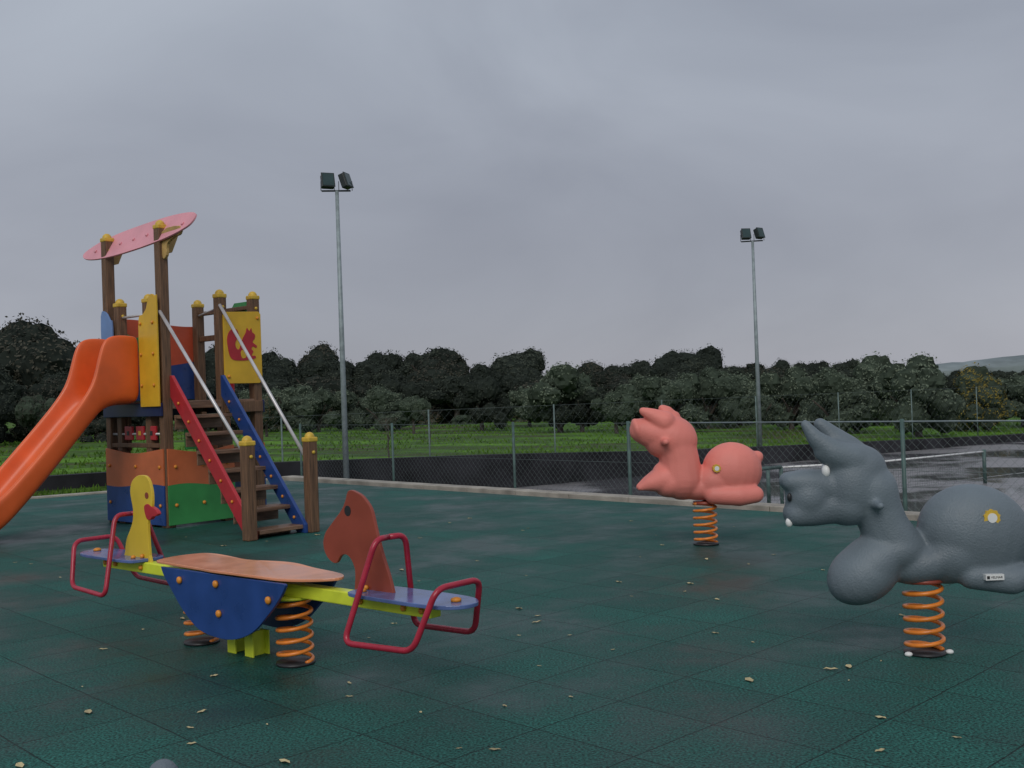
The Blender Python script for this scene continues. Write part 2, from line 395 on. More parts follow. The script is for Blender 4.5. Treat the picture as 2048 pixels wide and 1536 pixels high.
# court net
cn=empty('tennis_net',(4.4,18.3,-.7)); nd_=Vector((4.8,2.3,0))
for i,s in enumerate((0,1)):
    v=nd_*s; tube('net_post_%d'%i,[v,v+Vector((0,0,.66))],.035,'galvgreen',cn,10)
tube('tape',[Vector((0,0,.62)),nd_*.5+Vector((0,0,.58)),nd_+Vector((0,0,.62))],.018,'white',cn,6)
pp=[]
for i in range(90):
    s=i/89; pp.append([nd_*s+Vector((0,0,.05)),nd_*s+Vector((0,0,.6))])
for j in range(10):
    z=.05+.055*j; pp.append([Vector((0,0,z)),nd_+Vector((0,0,z))])
tubes('netting',pp,.0022,'net',cn,3)
bf=empty('goal_frame',(3.55,16.3,-.7))
tubes('frame',[[(0,0,0),(0,0,.75)],[(0,0,.75),(.7,.5,.75)],[(.7,.5,.75),(.7,.5,0)]],.03,'galvgreen',bf,8)

# ------------------------------------------------------------------ floodlights
def flood(loc, H, rz, sc_=1.0, tw_=(0.45,-0.75)):
    e=empty('floodlight_pole',loc,rz)
    tube('pole',[(0,0,0),(0,0,H*.5),(0,0,H)],[.062,.050,.036],'galv',e,14)
    tube('base_flange',[(0,0,0),(0,0,.03)],.13,'galv',e,14)
    tube('crossbar',[(-.30,0,H),(.27,0,H)],.018,'lampbody',e,8)
    for i,(x,tw) in enumerate(((-.18,tw_[0]),(.17,tw_[1]))):
        R=Matrix.Rotation(tw,3,'Z')@Matrix.Rotation(RAD(-18),3,'X')
        c=Vector((x,0,H+.19))
        box('lamp_housing_%d'%i,c,(.25*sc_,.13,.29*sc_),'lampbody',e,.02,R)
        box('lamp_rim_%d'%i,c+R@Vector((0,-.07,0)),(.265*sc_,.02,.305*sc_),'lampbody',e,.005,R)
        box('lamp_glass_%d'%i,c+R@Vector((0,-.082,0)),(.22*sc_,.01,.26*sc_),'lampglass',e,0,R)
        tubes('bracket_%d'%i,[[(x-.13,0,H),(x-.13,0,H+.19)],[(x+.13,0,H),(x+.13,0,H+.19)]],.007,'lampbody',e,6)
    return e
flood((-3.34,20.8,-.7),5.6+.62,RAD(8),1,(.25,1.1))
flood((6.6,28.2,-.4),5.28+.38,RAD(-10),.95,(.3,.8))

# ------------------------------------------------------------------ trees
def crown_mesh(name, seed, nl, leaf, lobes=11, low=.42, mats=('oak','core','bark'), spread=.34, gap=-.25, big=.25):
    rg=random.Random(seed); L_=[]
    for i in range(lobes):
        a=rg.uniform(0,6.283); d=rg.uniform(0.05,spread); z=rg.uniform(low,.80-d*.3)
        r=rg.uniform(.10,.20)*(1.15-abs(z-.6)*.6)
        L_.append((Vector((math.cos(a)*d,math.sin(a)*d,z)),r))
    L_.append((Vector((0,0,.60)),big))
    V=[];F=[];mi=[]
    for c,r in L_:
        bm=bmesh.new(); bmesh.ops.create_icosphere(bm,subdivisions=3,radius=1)
        k=len(V)
        for v in bm.verts:
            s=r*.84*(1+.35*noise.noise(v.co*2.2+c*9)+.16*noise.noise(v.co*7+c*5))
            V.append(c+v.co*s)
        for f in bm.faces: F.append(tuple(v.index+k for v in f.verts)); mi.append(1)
        bm.free()
    tw=sum(r*r for c,r in L_)
    for c,r in L_:
        for i in range(int(nl*r*r/tw)):
            d=Vector((rg.gauss(0,1),rg.gauss(0,1),rg.gauss(0,1)))
            if d.length<.01: continue
            d.normalize()
            if d.z<-.6 and rg.random()<.6: continue
            s=r*(.78+.30*rg.random())*(1+.38*noise.noise(d*2.2+c*9))
            if noise.noise((c+d*s)*11)<gap: continue
            p=c+d*s
            nrm=(d*1.3+Vector((rg.gauss(0,.5),rg.gauss(0,.5),rg.gauss(0,.5)))).normalized()
            u=nrm.orthogonal().normalized(); w=nrm.cross(u); a=rg.uniform(0,6.28)
            u,w=u*math.cos(a)+w*math.sin(a),w*math.cos(a)-u*math.sin(a)
            l=leaf*rg.uniform(.6,1.4); k=len(V)
            V+=[p-u*l,p-w*l*.5,p+u*l,p+w*l*.55]; F.append((k,k+1,k+2,k+3)); mi.append(0)
    paths=[[Vector((0,0,-.03)),Vector((.01,0,.18)),Vector((-.01,.01,.4))]]; rs=[[.045,.034,.026]]
    for i in range(5):
        a=i*1.3+rg.random(); e=Vector((math.cos(a)*.25,math.sin(a)*.25,rg.uniform(.5,.7)))
        s=Vector((0,0,rg.uniform(.2,.34))); paths.append([s,(s+e)/2+Vector((0,0,.03)),e]); rs.append([.022,.015,.007])
    v,f=sweep(paths,rs,7); k=len(V); V+=v
    for x in f: F.append(tuple(i+k for i in x)); mi.append(2)
    me=bpy.data.meshes.new(name); me.from_pydata([tuple(v) for v in V],[],F); me.update()
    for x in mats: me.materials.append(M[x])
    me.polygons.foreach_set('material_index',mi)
    return me
oaks=[crown_mesh('oak_crown_%d'%i,10+i,6000,.014,13,.24) for i in range(6)]
olives=[crown_mesh('olive_crown_%d'%i,40+i,7000,.014,17,.24,mats=('olive','olivecore','bark'),spread=.42,gap=-.12,big=.20) for i in range(5)]
trees_std=[crown_mesh('field_tree_crown_%d'%i,70+i,7000,.014,13,.42,mats=('olive','olivecore','bark'),spread=.36,gap=-.12,big=.20) for i in range(2)]
SKY=[(-.75,190),(-.488,214),(-.455,206),(-.44,168),(-.41,150),(-.30,148),(-.24,114),(-.22,123),(-.195,114),(-.178,142),(-.16,130),(-.135,122),(-.11,100),(-.083,110),(-.03,97),(.012,97),(.05,84),(.062,46),(.075,78),(.10,84),(.135,52),(.15,84),(.18,86),(.21,72),(.226,36),(.25,62),(.27,54),(.30,50),(.34,44),(.37,24),(.42,20),(.49,18),(.75,26)]
dw=empty('distant_oak_woodland',(0,80,0)); rg=random.Random(77)
def place(me,X,Y,z,H,W,parent=None,name=None,mt=None,core=None):
    o=bpy.data.objects.new(name or me.name,me); sc.collection.objects.link(o)
    o.location=Vector((X,Y,z))-(parent.location if parent else Vector((0,0,0)))
    o.scale=(W,W*rg.uniform(.85,1.15),H); o.rotation_euler=(0,0,rg.uniform(0,6.28))
    if parent: o.parent=parent
    if mt: o.material_slots[0].link='OBJECT'; o.material_slots[0].material=M[mt]
    if core: o.material_slots[1].link='OBJECT'; o.material_slots[1].material=M[core]
    return o
for row,(D0,fac,jit,spc) in enumerate(((58,.50,.22,.75),(68,.74,.25,.7),(82,.90,.25,.7),(98,1.02,.12,.85))):
    r=-.72+rg.random()*.03
    while r<.74:
        D=D0*(1+.5*max(0,r))*rg.uniform(.95,1.06)
        if r<-.36: D*=.72
        X=r*D; p,q=topq(X,D); zb=field(p,q)
        top=1.35+D*interp(SKY,r)*fac*rg.uniform(1-jit,1.05)/2100
        H=(top-zb)/.90
        W=H*rg.uniform(.9,1.45)
        if H<3.6: W*=1.25
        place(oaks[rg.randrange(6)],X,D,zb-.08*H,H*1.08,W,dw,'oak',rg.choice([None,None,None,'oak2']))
        r+=W*spc*rg.uniform(.7,1.15)/D
sb=empty('scrub_thicket',(0,54,0))
r=-.7
while r<.72:
    D=(53+5*rg.random())*(1-.12*max(0,r))
    if r<-.36: D*=.75
    X=r*D;p,q=topq(X,D);zb=field(p,q);H=rg.uniform(.8,1.9)
    mt_=rg.choice(['scrub','oak2','scrub','oak','olive'])
    place(olives[rg.randrange(5)],X,D,zb-.28*H,H,H*rg.uniform(1.1,1.8),sb,'shrub',mt_,'core' if mt_.startswith('oak') else None)
    r+=rg.uniform(.8,1.4)/D
for (r,D,H,mt) in ((-.50,38,2.2,'oak'),(-.215,50,2.5,None),(-.185,48,2.1,None),(-.155,51,2.4,None),(-.125,48,2.2,None),(-.03,46,2.9,'oak'),(.015,49,2.3,None),(.045,43,3.2,None),(.065,43,2.3,'oak'),
    (.12,46,2.6,None),(.15,42,2.6,None),(.185,45,2.9,None),(.215,47,3.1,None),(.265,42,2.8,None),(.305,39,2.6,None),(.345,44,3.1,None),(.385,35,3.0,None),(.44,38,2.5,'autumn'),(.485,40,2.5,None),(.53,38,2.6,None),(-.25,48,2.3,None)):
    X=r*D;p,q=topq(X,D);zb=field(p,q)
    place(olives[rg.randrange(5)],X,D,zb-.12*H,H*1.12,H*rg.uniform(1.0,1.3),None,'olive_tree',mt,'core' if mt=='oak' else None)
for (r,D,H,mt) in ((-.095,43,1.7,None),(.098,40,1.9,None),(-.235,42,1.7,'scrub'),(-.455,33,1.9,'oak2'),(.235,37,1.9,None)):
    X=r*D;p,q=topq(X,D)
    place(trees_std[rg.randrange(2)],X,D,field(p,q),H,H*rg.uniform(.9,1.1),None,'olive_tree',mt)
# bare saplings
def sapling(x,y,z,H,seed):
    r_=random.Random(seed); paths=[];rs=[]
    def br(s,d,l,r,dep):
        m_=s+d*l*.5+Vector((r_.uniform(-.04,.04),r_.uniform(-.04,.04),0))*l; e=s+d*l
        paths.append([s,m_,e]); rs.append([r,r*.8,r*.55])
        if dep>0:
            for k in range(3):
                nd=(d+Vector((r_.uniform(-.7,.7),r_.uniform(-.7,.7),r_.uniform(-.1,.4)))).normalized()
                br(s+d*l*r_.uniform(.5,1),nd,l*.62,r*.55,dep-1)
    br(Vector((0,0,0)),Vector((0,0,1)),H*.42,.022,4)
    v,f=sweep(paths,rs,4); obj('bare_sapling',v,f,'bark',loc=(x,y,z))
for (p,q,H,s) in ((-3.0,2.0,1.3,1),(1.9,9,1.5,2),(-6,6,1.3,3),(-9,9,1.6,4)):
    x_,y_=pq(p,q); sapling(x_,y_,field(p,q)-.03,H,s)

# ------------------------------------------------------------------ springs
def spring(name,c,R,z0,z1,turns,r,parent,squash=1):
    pts=[];n=int(turns*24)
    for i in range(n+1):
        t=i/n; a=t*turns*2*math.pi; zz=z0+(z1-z0)*t
        pts.append((c[0]+R*math.cos(a),c[1]+R*math.sin(a),zz))
    return tube(name,pts,r,'spring',parent,8)

# ------------------------------------------------------------------ seesaw
S=empty('spring_seesaw',(-1.495,5.73,0),math.atan2(-.652,.757))
for i,x in enumerate((.43,-.43)):
    spring('spring_%d'%i,(x,0),.088,.015,.345,5.3,.0105,S)
    tube('spring_foot_%d'%i,[(x,0,.001),(x,0,.014)],.10,'black',S,20)
    tube('spring_plate_%d'%i,[(x,0,.340),(x,0,.352)],.10,'lemon',S,20)
box('beam',(0,0,.386),(2.94,.07,.066),'lemon',S,.006)
for i,x in enumerate((-.06,.10)):
    box('foot_web_%d'%i,(x,0,.065),(.012,.09,.13),'lemon',S)
    box('foot_flange_a_%d'%i,(x,-.05,.065),(.075,.010,.13),'lemon',S,.002)
    box('foot_flange_b_%d'%i,(x,.05,.065),(.075,.010,.13),'lemon',S,.002)
side=cr([(-.55,.448),(-.52,.40),(-.44,.32),(-.33,.22),(-.18,.135),(0,.112),(.16,.125),(.31,.18),(.43,.27),(.53,.36),(.59,.435),(.585,.452)],4,False)
for i,y in enumerate((-.165,.165)):
    plate('side_board_%d'%i,side,lambda a,b_,c,y=y:(a,y+c,b_),.018,'blue',S,.003)
topo=cr([(-.66,-.10),(-.60,-.165),(-.40,-.17),(-.2,-.16),(0,-.185),(.2,-.19),(.38,-.165),(.55,-.14),(.72,-.08),(.80,0),(.74,.08),(.58,.14),(.38,.165),(.2,.19),(0,.185),(-.2,.16),(-.4,.17),(-.60,.165),(-.67,.10),(-.69,0)],4)
plate('table_top',topo,lambda a,b_,c:(a,b_,.466+c+.004*math.sin(a*9)),.014,'orange_top',S,.003)
def bolt(c,ax,parent,r=.02,mt='bolt'):
    a=Vector(ax).normalized(); c=Vector(c)
    return tube('bolt',[c,c+a*.012,c+a*.018],[r,r,r*.45],mt,parent,10)
for x,z in ((.0,.40),(.02,.245),(.46,.36),(-.35,.39)):
    bolt((x,-.175,z),(0,-1,0),S)
horse=[(.923,.914),(.96,.905),(.998,.890),(1.04,.855),(1.068,.815),(1.094,.728),(1.13,.62),(1.18,.50),(1.203,.42),(1.203,.385),(.925,.385),(.922,.412),(.932,.50),(.925,.545),(.895,.585),(.86,.597),(.825,.585),(.80,.555),(.775,.548),(.735,.565),(.705,.60),(.696,.645),(.712,.69),(.735,.715),(.79,.765),(.845,.815),(.875,.86),(.895,.905)]
plate('horse_board',cr(horse,3),lambda a,b_,c:(a,c,b_),.019,'brown_red',S,.003)
eyeh=[(.893+.024*math.cos(a),.812+.026*math.sin(a)) for a in [i*.524 for i in range(12)]]
plate('horse_eye',eyeh,lambda a,b_,c:(a,c,b_),.0225,'black',S,0)
duck=[(-1.01,.942),(-1.07,.935),(-1.13,.90),(-1.155,.845),(-1.145,.79),(-1.128,.73),(-1.135,.66),(-1.17,.60),(-1.215,.54),(-1.235,.47),(-1.235,.385),(-.955,.385),(-.953,.46),(-.958,.53),(-.962,.60),(-.955,.67),(-.925,.72),(-.905,.77),(-.905,.84),(-.93,.905),(-.965,.935)]
plate('duck_board',cr(duck,3),lambda a,b_,c:(a,c,b_),.019,'duck_yellow',S,.003)
beak=cr([(-.99,.755),(-.95,.77),(-.91,.755),(-.865,.74),(-.84,.715),(-.87,.70),(-.90,.695),(-.93,.675),(-.965,.68),(-.985,.715)],3)
plate('duck_beak',beak,lambda a,b_,c:(a,c,b_),.026,'red',S,.002)
plate('duck_eye',[(-.96+.02*math.cos(a),.82+.02*math.sin(a)) for a in [i*.524 for i in range(12)]],lambda a,b_,c:(a,c,b_),.024,'brown_red',S,0)
for sg in (1,-1):
    seat=[(.98,-.10),(1.08,-.125),(1.25,-.13),(1.45,-.13),(1.60,-.115),(1.68,-.06),(1.70,0),(1.68,.06),(1.60,.115),(1.45,.13),(1.25,.13),(1.08,.125),(.98,.10),(.965,0)]
    plate('seat',cr([(a*sg,b_) for a,b_ in seat],3),lambda a,b_,c:(a,b_,.431+c),.018,'seat_blue',S,.003)
    path=roundpath([(1.17*sg,0,.70),(1.185*sg,-.095,.70),(1.09*sg,-.225,.235),(1.53*sg,-.21,.25),(1.62*sg,-.14,.52),(1.62*sg,.14,.52),(1.51*sg,.21,.25),(1.09*sg,.225,.235),(1.185*sg,.095,.70),(1.17*sg,0,.70)],.06,6)
    tube('handle_frame',path,.0145,'tube_red',S,12)
    for x in (1.0,1.3,1.42): 
        bolt((x*sg,-.036,.386),(0,-1,0),S,.015)
    bolt((1.60*sg,0,.441),(0,0,1),S,.024)
    bolt((1.05*sg,-.06,.441),(0,0,1),S,.014)
    bolt((1.02*sg,-.012,.45),(0,-1,0),S,.013)

# ------------------------------------------------------------------ moulded spring riders
def rider(name, base, k, parts, mt, voxel, yaw=0, its=14):
    e=empty(name,(base[0],base[1],0),yaw)
    ro=RAD(-2.0)
    def T(x,y):
        a,b_=x*k,y*k
        return (a*math.cos(ro)-b_*math.sin(ro), a*math.sin(ro)+b_*math.cos(ro))
    ps=[]
    for p in parts:
        if p[0]=='e':
            _,x,y,rx,ry,dp,off,rot=p; a,b_=T(x,y)
            R=Matrix.Rotation(RAD(-rot),3,'Y')
            ps.append(ball((a,off,b_),(rx*k,dp,ry*k),20,14,R))
        else:
            _,pts=p
            for (x0,y0,r0,o0_),(x1,y1,r1,o1) in zip(pts,pts[1:]):
                n_=7
                for i in range(n_+1):
                    t=i/n_; a,b_=T(x0+(x1-x0)*t,y0+(y1-y0)*t); rr=(r0+(r1-r0)*t)*k
                    ps.append(ball((a,o0_+(o1-o0_)*t,b_),rr,14,10))
    V_,F_=merge(ps)
    o=obj('body',V_,F_,mt,e,smooth=True)
    md=o.modifiers.new('remesh','REMESH'); md.mode='VOXEL'; md.voxel_size=voxel; md.use_smooth_shade=True
    ms=o.modifiers.new('smooth','SMOOTH'); ms.factor=.5; ms.iterations=its
    return e,T
G=.002486
parts=[('e',98,238,113,99,.185,0,-14),('e',60,205,84,62,.165,0,25),('e',30,195,60,42,.15,0,30),
 ('e',-5,180,75,42,.14,0,10),('c',[(75,160,26,-.10),(150,154,29,-.12),(176,160,24,-.12)]),('c',[(75,160,26,.10),(150,154,29,.12),(176,160,24,.12)]),
 ('e',-122,160,78,58,.155,0,32),('e',-108,178,72,54,.15,0,35),('e',-86,196,66,46,.14,0,30),('e',-62,205,60,44,.14,0,10),
 ('c',[(-45,200,50,0),(-64,225,50,0),(-80,250,48,0),(-95,290,48,0),(-108,325,54,0)]),
 ('e',-145,335,60,76,.13,0,-12),('e',-155,295,50,42,.115,0,0),('e',-128,366,52,50,.112,0,0),
 ('e',-234,310,44,46,.105,0,0),('c',[(-270,342,19,.03),(-235,338,29,.02),(-195,330,36,0)]),('c',[(-270,342,19,-.03),(-235,338,29,-.02),(-195,330,36,0)]),
 ('c',[(-256,278,26,.02),(-222,286,33,.01),(-180,296,38,0)]),('c',[(-256,278,26,-.02),(-222,286,33,-.01),(-180,296,38,0)]),
 ('c',[(-243,457,10,-.045),(-222,427,18,-.05),(-188,400,27,-.05),(-148,385,34,-.03)]),
 ('c',[(-203,456,14,.045),(-178,430,23,.05),(-148,402,32,.04),(-120,376,34,.03)]),
 ('c',[(-214,400,14,-.05),(-180,385,24,-.04)]),
 ('c',[(-112,300,9,-.175),(-122,300,10,0),(-112,300,9,.175)])]
ed,T=rider('donkey_spring_rider',(2.0,5.22),G,parts,'grey',.009,0,22)
spring('spring',(0,0),.088,.015,.365,5.6,.0112,ed)
tube('spring_foot',[(0,0,.001),(0,0,.012)],.10,'black',ed,24)
tube('spring_top',[(0,0,.355),(0,0,.375)],.10,'brown_red',ed,24)
for dx,dy in ((.11,-.03),(-.10,-.05)):
    v,f=ball((dx,dy,.010),(.020,.016,.012)); obj('bolt_cover',v,f,'white',ed,True)
a_,b_=T(-203,364); v,f=ball((a_,-.052,b_),(.020,.026,.032)); obj('eye',v,f,'white',ed,True)
a_,b_=T(-192,366); v,f=ball((a_,.060,b_),(.016,.022,.028)); obj('eye_b',v,f,'white',ed,True)
a_,b_=T(-274,262); v,f=ball((a_,-.035,b_),(.018,.018,.024)); obj('tooth',v,f,'white',ed,True)
for zz in (T(-279,312),):
    v,f=ball((zz[0]+.010,-.05,zz[1]),(.012,.012,.022)); obj('nostril',v,f,'black',ed,True)
def badge(e,c,r,parent_mat='cap'):
    pts=[((r*(1 if i%2 else .86))*math.cos(i*math.pi/10),(r*(1 if i%2 else .86))*math.sin(i*math.pi/10)) for i in range(20)]
    plate('badge_rim',pts,lambda a,b2,cc:(c[0]+a,c[1]+cc,c[2]+b2),.05,'cap',e,0)
    pts=[(r*.55*math.cos(i*.3927),r*.55*math.sin(i*.3927)) for i in range(16)]
    plate('badge_face',pts,lambda a,b2,cc:(c[0]+a,c[1]-.002+cc,c[2]+b2),.052,'white',e,0)
a_,b_=T(104,277); badge(ed,(a_,-.146,b_),.042)
a_,b_=T(105,164)
box('label',(a_,-.162,b_),(.088,.06,.027),'white',ed,0)
box('label_square',(a_-.032,-.1635,b_),(.013,.06,.014),'black',ed,0)
tx=bpy.data.curves.new('label_text','FONT'); tx.body='VELMAR'; tx.size=.0155; tx.align_x='CENTER'; tx.align_y='CENTER'; tx.extrude=.0004
to=bpy.data.objects.new('label_text',tx); sc.collection.objects.link(to); to.parent=ed; to.location=(a_+.008,-.1932,b_); to.rotation_euler=(RAD(90),0,0); tx.materials.append(M['black'])

# pink pig
Pk=.00434
parts=[('e',52,148,60,56,.20,0,-10),('e',20,128,50,38,.17,0,20),('e',102,174,13,13,.05,0,0),
 ('c',[(10,100,18,-.11),(60,100,21,-.13),(92,102,17,-.12)]),('c',[(10,100,18,.11),(60,100,21,.13),(92,102,17,.12)]),
 ('e',-15,112,42,24,.14,0,0),
 ('c',[(-133,113,6,-.05),(-112,122,15,-.05),(-85,130,27,-.03),(-55,130,36,0)]),('c',[(-133,113,6,.06),(-112,122,15,.06),(-85,130,27,.03),(-55,130,36,0)]),
 ('e',-66,124,40,30,.16,0,15),('e',-82,140,24,26,.10,0,40),
 ('c',[(-48,130,42,0),(-52,165,40,0),(-60,200,40,0)]),
 ('e',-66,210,50,46,.18,0,-25),('e',-88,208,36,36,.15,0,0),('c',[(-80,214,38,0),(-108,222,31,0),(-128,227,25,0)]),('e',-138,228,11,24,.115,0,12),
 ('c',[(-128,266,8,-.07),(-112,259,13,-.08),(-85,245,22,-.07)]),
 ('c',[(-86,270,9,.03),(-76,262,14,.04),(-70,245,22,.05)]),('e',-64,256,14,10,.05,.02,0),
 ('c',[(-88,206,7,-.24),(-92,206,8,0),(-88,206,7,.24)])]
eg,T=rider('pig_spring_rider',(1.63,9.1),Pk,parts,'pink',.012,0,7)
spring('spring',(0,0),.094,.015,.36,5.6,.0125,eg)
tube('spring_foot',[(0,0,.001),(0,0,.016)],.11,'black',eg,24)
tube('spring_top',[(0,0,.35),(0,0,.375)],.10,'brown_red',eg,24)
a_,b_=T(14,154); badge(eg,(a_,-.150,b_),.036)
for yy in (-.04,.04):
    a_,b_=T(-147,232); v,f=ball((a_+.004,yy,b_),(.012,.014,.02)); obj('nostril',v,f,'brown_red',eg,True)

# ------------------------------------------------------------------ play tower
Tw=empty('play_tower_with_slide',(-3.885,11.76,0),math.atan2(.751,.66))
PW=.112
def post(nm,x,y,h):
    box(nm,(x,y,h/2),(PW,PW,h),'wood',Tw,.012)
    box(nm+'_cap_base',(x,y,h+.012),(PW+.012,PW+.012,.05),'cap',Tw,.012)
    v,f=ball((x,y,h+.035),(PW*.48,PW*.48,.055),14,8); obj(nm+'_cap',v,f,'cap',Tw,True)
    bolt((x,y-PW/2,h-.12),(0,-1,0),Tw,.018,'cap')
post('post_a',0,0,3.36); post('post_b',0,1.2,3.36); post('post_c',1.2,0,2.62); post('post_d',1.2,1.2,2.62)
post('post_e',.74,0,2.62); post('post_f',.02,.33,2.56); post('post_g',.02,.98,2.56)
S1=(-.20,-1.83); S2=(.53,-1.88)
post('stair_post_a',S1[0],S1[1],.95); post('stair_post_b',S2[0],S2[1],.95)
box('deck',(.6,.6,1.37),(1.3,1.3,.09),'tread',Tw,.01)
for nm,c,s,mm in (('deck_edge_a',(-.075,.6,1.325),(.03,1.3,.15),'navy'),('deck_edge_b',(.6,1.275,1.325),(1.3,.03,.15),'navy'),('deck_edge_c',(1.275,.6,1.325),(.03,1.3,.15),'navy'),('deck_edge_d',(.99,-.07,1.325),(.5,.03,.13),'wood')):
    box(nm,c,s,mm,Tw,.006)
# roof board, steeply tilted behind the tall posts
RA=RAD(60); pivot=Vector((.03,.56,3.32))
Rr=Matrix.Rotation(math.atan2(-.10,2.46),3,'X')@Matrix.Rotation(-RA,3,'Y')
ro_=cr([(-.02,-1.20),(.08,-1.19),(.14,-1.0),(.18,-.6),(.19,0),(.17,.6),(.12,1.0),(.02,1.27),(-.08,1.18),(-.15,.85),(-.185,.4),(-.19,0),(-.18,-.4),(-.15,-.8),(-.09,-1.10)],5)
plate('roof_board',ro_,lambda a,b2,c: tuple(pivot+Rr@Vector((a,b2,c))),.022,'pinkroof',Tw,.004)
for y in (0,1.2):
    br_=[(.05,3.10),(.05,3.24),(.14,3.36),(.20,3.42),(.22,3.36),(.18,3.26),(.12,3.12)]
    plate('roof_bracket',br_,lambda a,b2,c,y=y:(a,y-.02+c,b2-.03),.04,'woodlight',Tw,.005)
plate('roof_bracket_side',cr([(-.06,3.02),(-.14,3.04),(-.16,3.16),(-.30,3.22),(-.42,3.24),(-.42,3.33),(-.06,3.31)],3),lambda a,b2,c:(.0+c,a,b2),.035,'woodlight',Tw,.005)
for y in (-.45,.3,.6,.9,1.5): 
    pp=pivot+Rr@Vector((-.02,y-.56,.011)); bolt(pp,Rr@Vector((0,0,1)),Tw,.02,'pinkroof')
# lower boards
def wave(x0,x1,z,amp,ph,n=14): return [(x0+(x1-x0)*i/n, z+amp*math.sin(ph+i/n*math.pi*1.6)) for i in range(n+1)]
def board_pair(tag,x0,x1,fn,lo,hi,z0=.03,zm=.46,zt=.86):
    mid=wave(x0,x1,zm,.025,.6); top=wave(x0,x1,zt,.03,2.2)
    plate(tag+'_lower',[(x0,z0)]+[(x1,z0)]+mid[::-1],fn,.02,lo,Tw,.002)
    plate(tag+'_upper',mid+top[::-1],fn,.02,hi,Tw,.002)
board_pair('front_board',-.04,1.24,lambda a,b2,c:(-.068+c,a,b2),'blue','orange_panel')
board_pair('side_board',-.04,.82,lambda a,b2,c:(a,-.068+c,b2),'green','orange_panel')
board_pair('back_board',-.04,1.24,lambda a,b2,c:(1.268+c,a,b2),'blue','orange_panel')
for y in (.03,.55,1.15):
    for z in (.25,.68): bolt((-.079,y,z),(-1,0,0),Tw,.02)
for x in (.05,.40,.72):
    for z in (.25,.68): bolt((x,-.079,z),(0,-1,0),Tw,.02)
# play cubes on rods under the deck
tubes('cube_rods',[[(-.02,.0,1.05),(-.02,1.2,1.05)],[(-.02,0,.92),(-.02,1.2,.92)]],.014,'steel',Tw,8)
for i,y in enumerate((.26,.52,.78)):
    for j,z in enumerate((1.06,)):
        box('play_cube_%d%d'%(i,j),(-.02,y,z),(.03,.17,.16),'red',Tw,.008)
        box('play_cube_mark_%d%d'%(i,j),(-.037,y,z),(.006,.05,.05),'yellow' if i==1 else 'black',Tw,.002)
for y in (.12,.93): box('inner_slat',(.05,y,1.05),(.04,.09,.40),'wood',Tw,.006)
box('lower_rail',(-.02,.6,.92),(.05,1.1,.05),'wood',Tw,.006)
box('inner_slat_c',(1.15,.55,1.05),(.04,.10,.38),'orange_panel',Tw,.006)
box('side_slat',(.30,.0,1.03),(.14,.04,.34),'green',Tw,.006)
box('side_slat_b',(.48,.0,1.03),(.06,.04,.5),'wood',Tw,.006)
# upper boards
fF=lambda a,b2,c:(-.068+c,a,b2)
yp=cr([(-.055,1.36),(-.055,2.50),(-.03,2.58),(.05,2.62),(.12,2.56),(.17,2.46),(.25,2.40),(.33,2.36),(.345,2.0),(.345,1.6),(.34,1.36)],3,False)
plate('yellow_board',yp,lambda a,b2,c:(-.102+c,a,b2),.02,'yellow',Tw,.003)
for z in (1.6,1.95,2.3): bolt((-.113,.03,z),(-1,0,0),Tw,.018); bolt((-.113,.29,z),(-1,0,0),Tw,.018)
bp_=cr([(1.0,1.44),(1.0,2.30),(1.05,2.40),(1.15,2.50),(1.26,2.46),(1.26,1.9),(1.26,1.44)],3,False)
plate('lightblue_board',bp_,fF,.02,'lightblue',Tw,.003)
bb=wave(-.04,1.24,2.40,.035,.4); bm_=wave(-.04,1.24,1.90,.04,2.0)
fB=lambda a,b2,c:(a,1.268+c,b2)
plate('rear_board_orange',bm_+bb[::-1],fB,.02,'redorange_panel',Tw,.002)
plate('rear_board_blue',[(-.04,1.44),(1.24,1.44)]+bm_[::-1],fB,.02,'blue',Tw,.002)
plate('rear_board_green',cr([(.05,2.05),(.10,2.20),(.22,2.26),(.36,2.2),(.48,2.28),(.6,2.15),(.58,2.06)],3),lambda a,b2,c:(a,1.25+c,b2),.02,'green',Tw,.002)
# squirrel board
fS=lambda a,b2,c:(a,-.068+c,b2)
plate('squirrel_board',[(.73,1.60),(.73,2.40),(.76,2.44),(1.22,2.46),(1.25,2.43),(1.25,1.64),(1.21,1.60)],fS,.02,'yellow',Tw,.003)
sq=cr([(.80,1.93),(.84,1.88),(.92,1.87),(1.0,1.87),(1.08,1.88),(1.16,1.90),(1.15,1.93),(1.10,1.93),(1.13,1.98),(1.10,2.01),(1.13,2.04),(1.17,2.02),(1.18,2.05),(1.12,2.09),(1.15,2.13),(1.16,2.18),(1.12,2.21),(1.11,2.26),(1.08,2.22),(1.05,2.26),(1.03,2.20),(.99,2.14),(.96,2.07),(.93,2.00),(.89,2.02),(.88,2.08),(.91,2.13),(.93,2.19),(.90,2.24),(.84,2.24),(.79,2.19),(.77,2.11),(.78,2.02)],2)
plate('squirrel_shape',sq,lambda a,b2,c:(a,-.080+c,b2),.006,'red',Tw,0)
plate('squirrel_haunch',cr([(.97,1.90),(1.02,1.91),(1.03,1.97),(.99,2.0),(.95,1.97)],3),lambda a,b2,c:(a,-.0835+c,b2),.003,'yellow',Tw,0)
for x,z in ((.78,2.36),(1.20,2.38),(.78,1.68),(1.20,1.70)): bolt((x,-.079,z),(0,-1,0),Tw,.018)
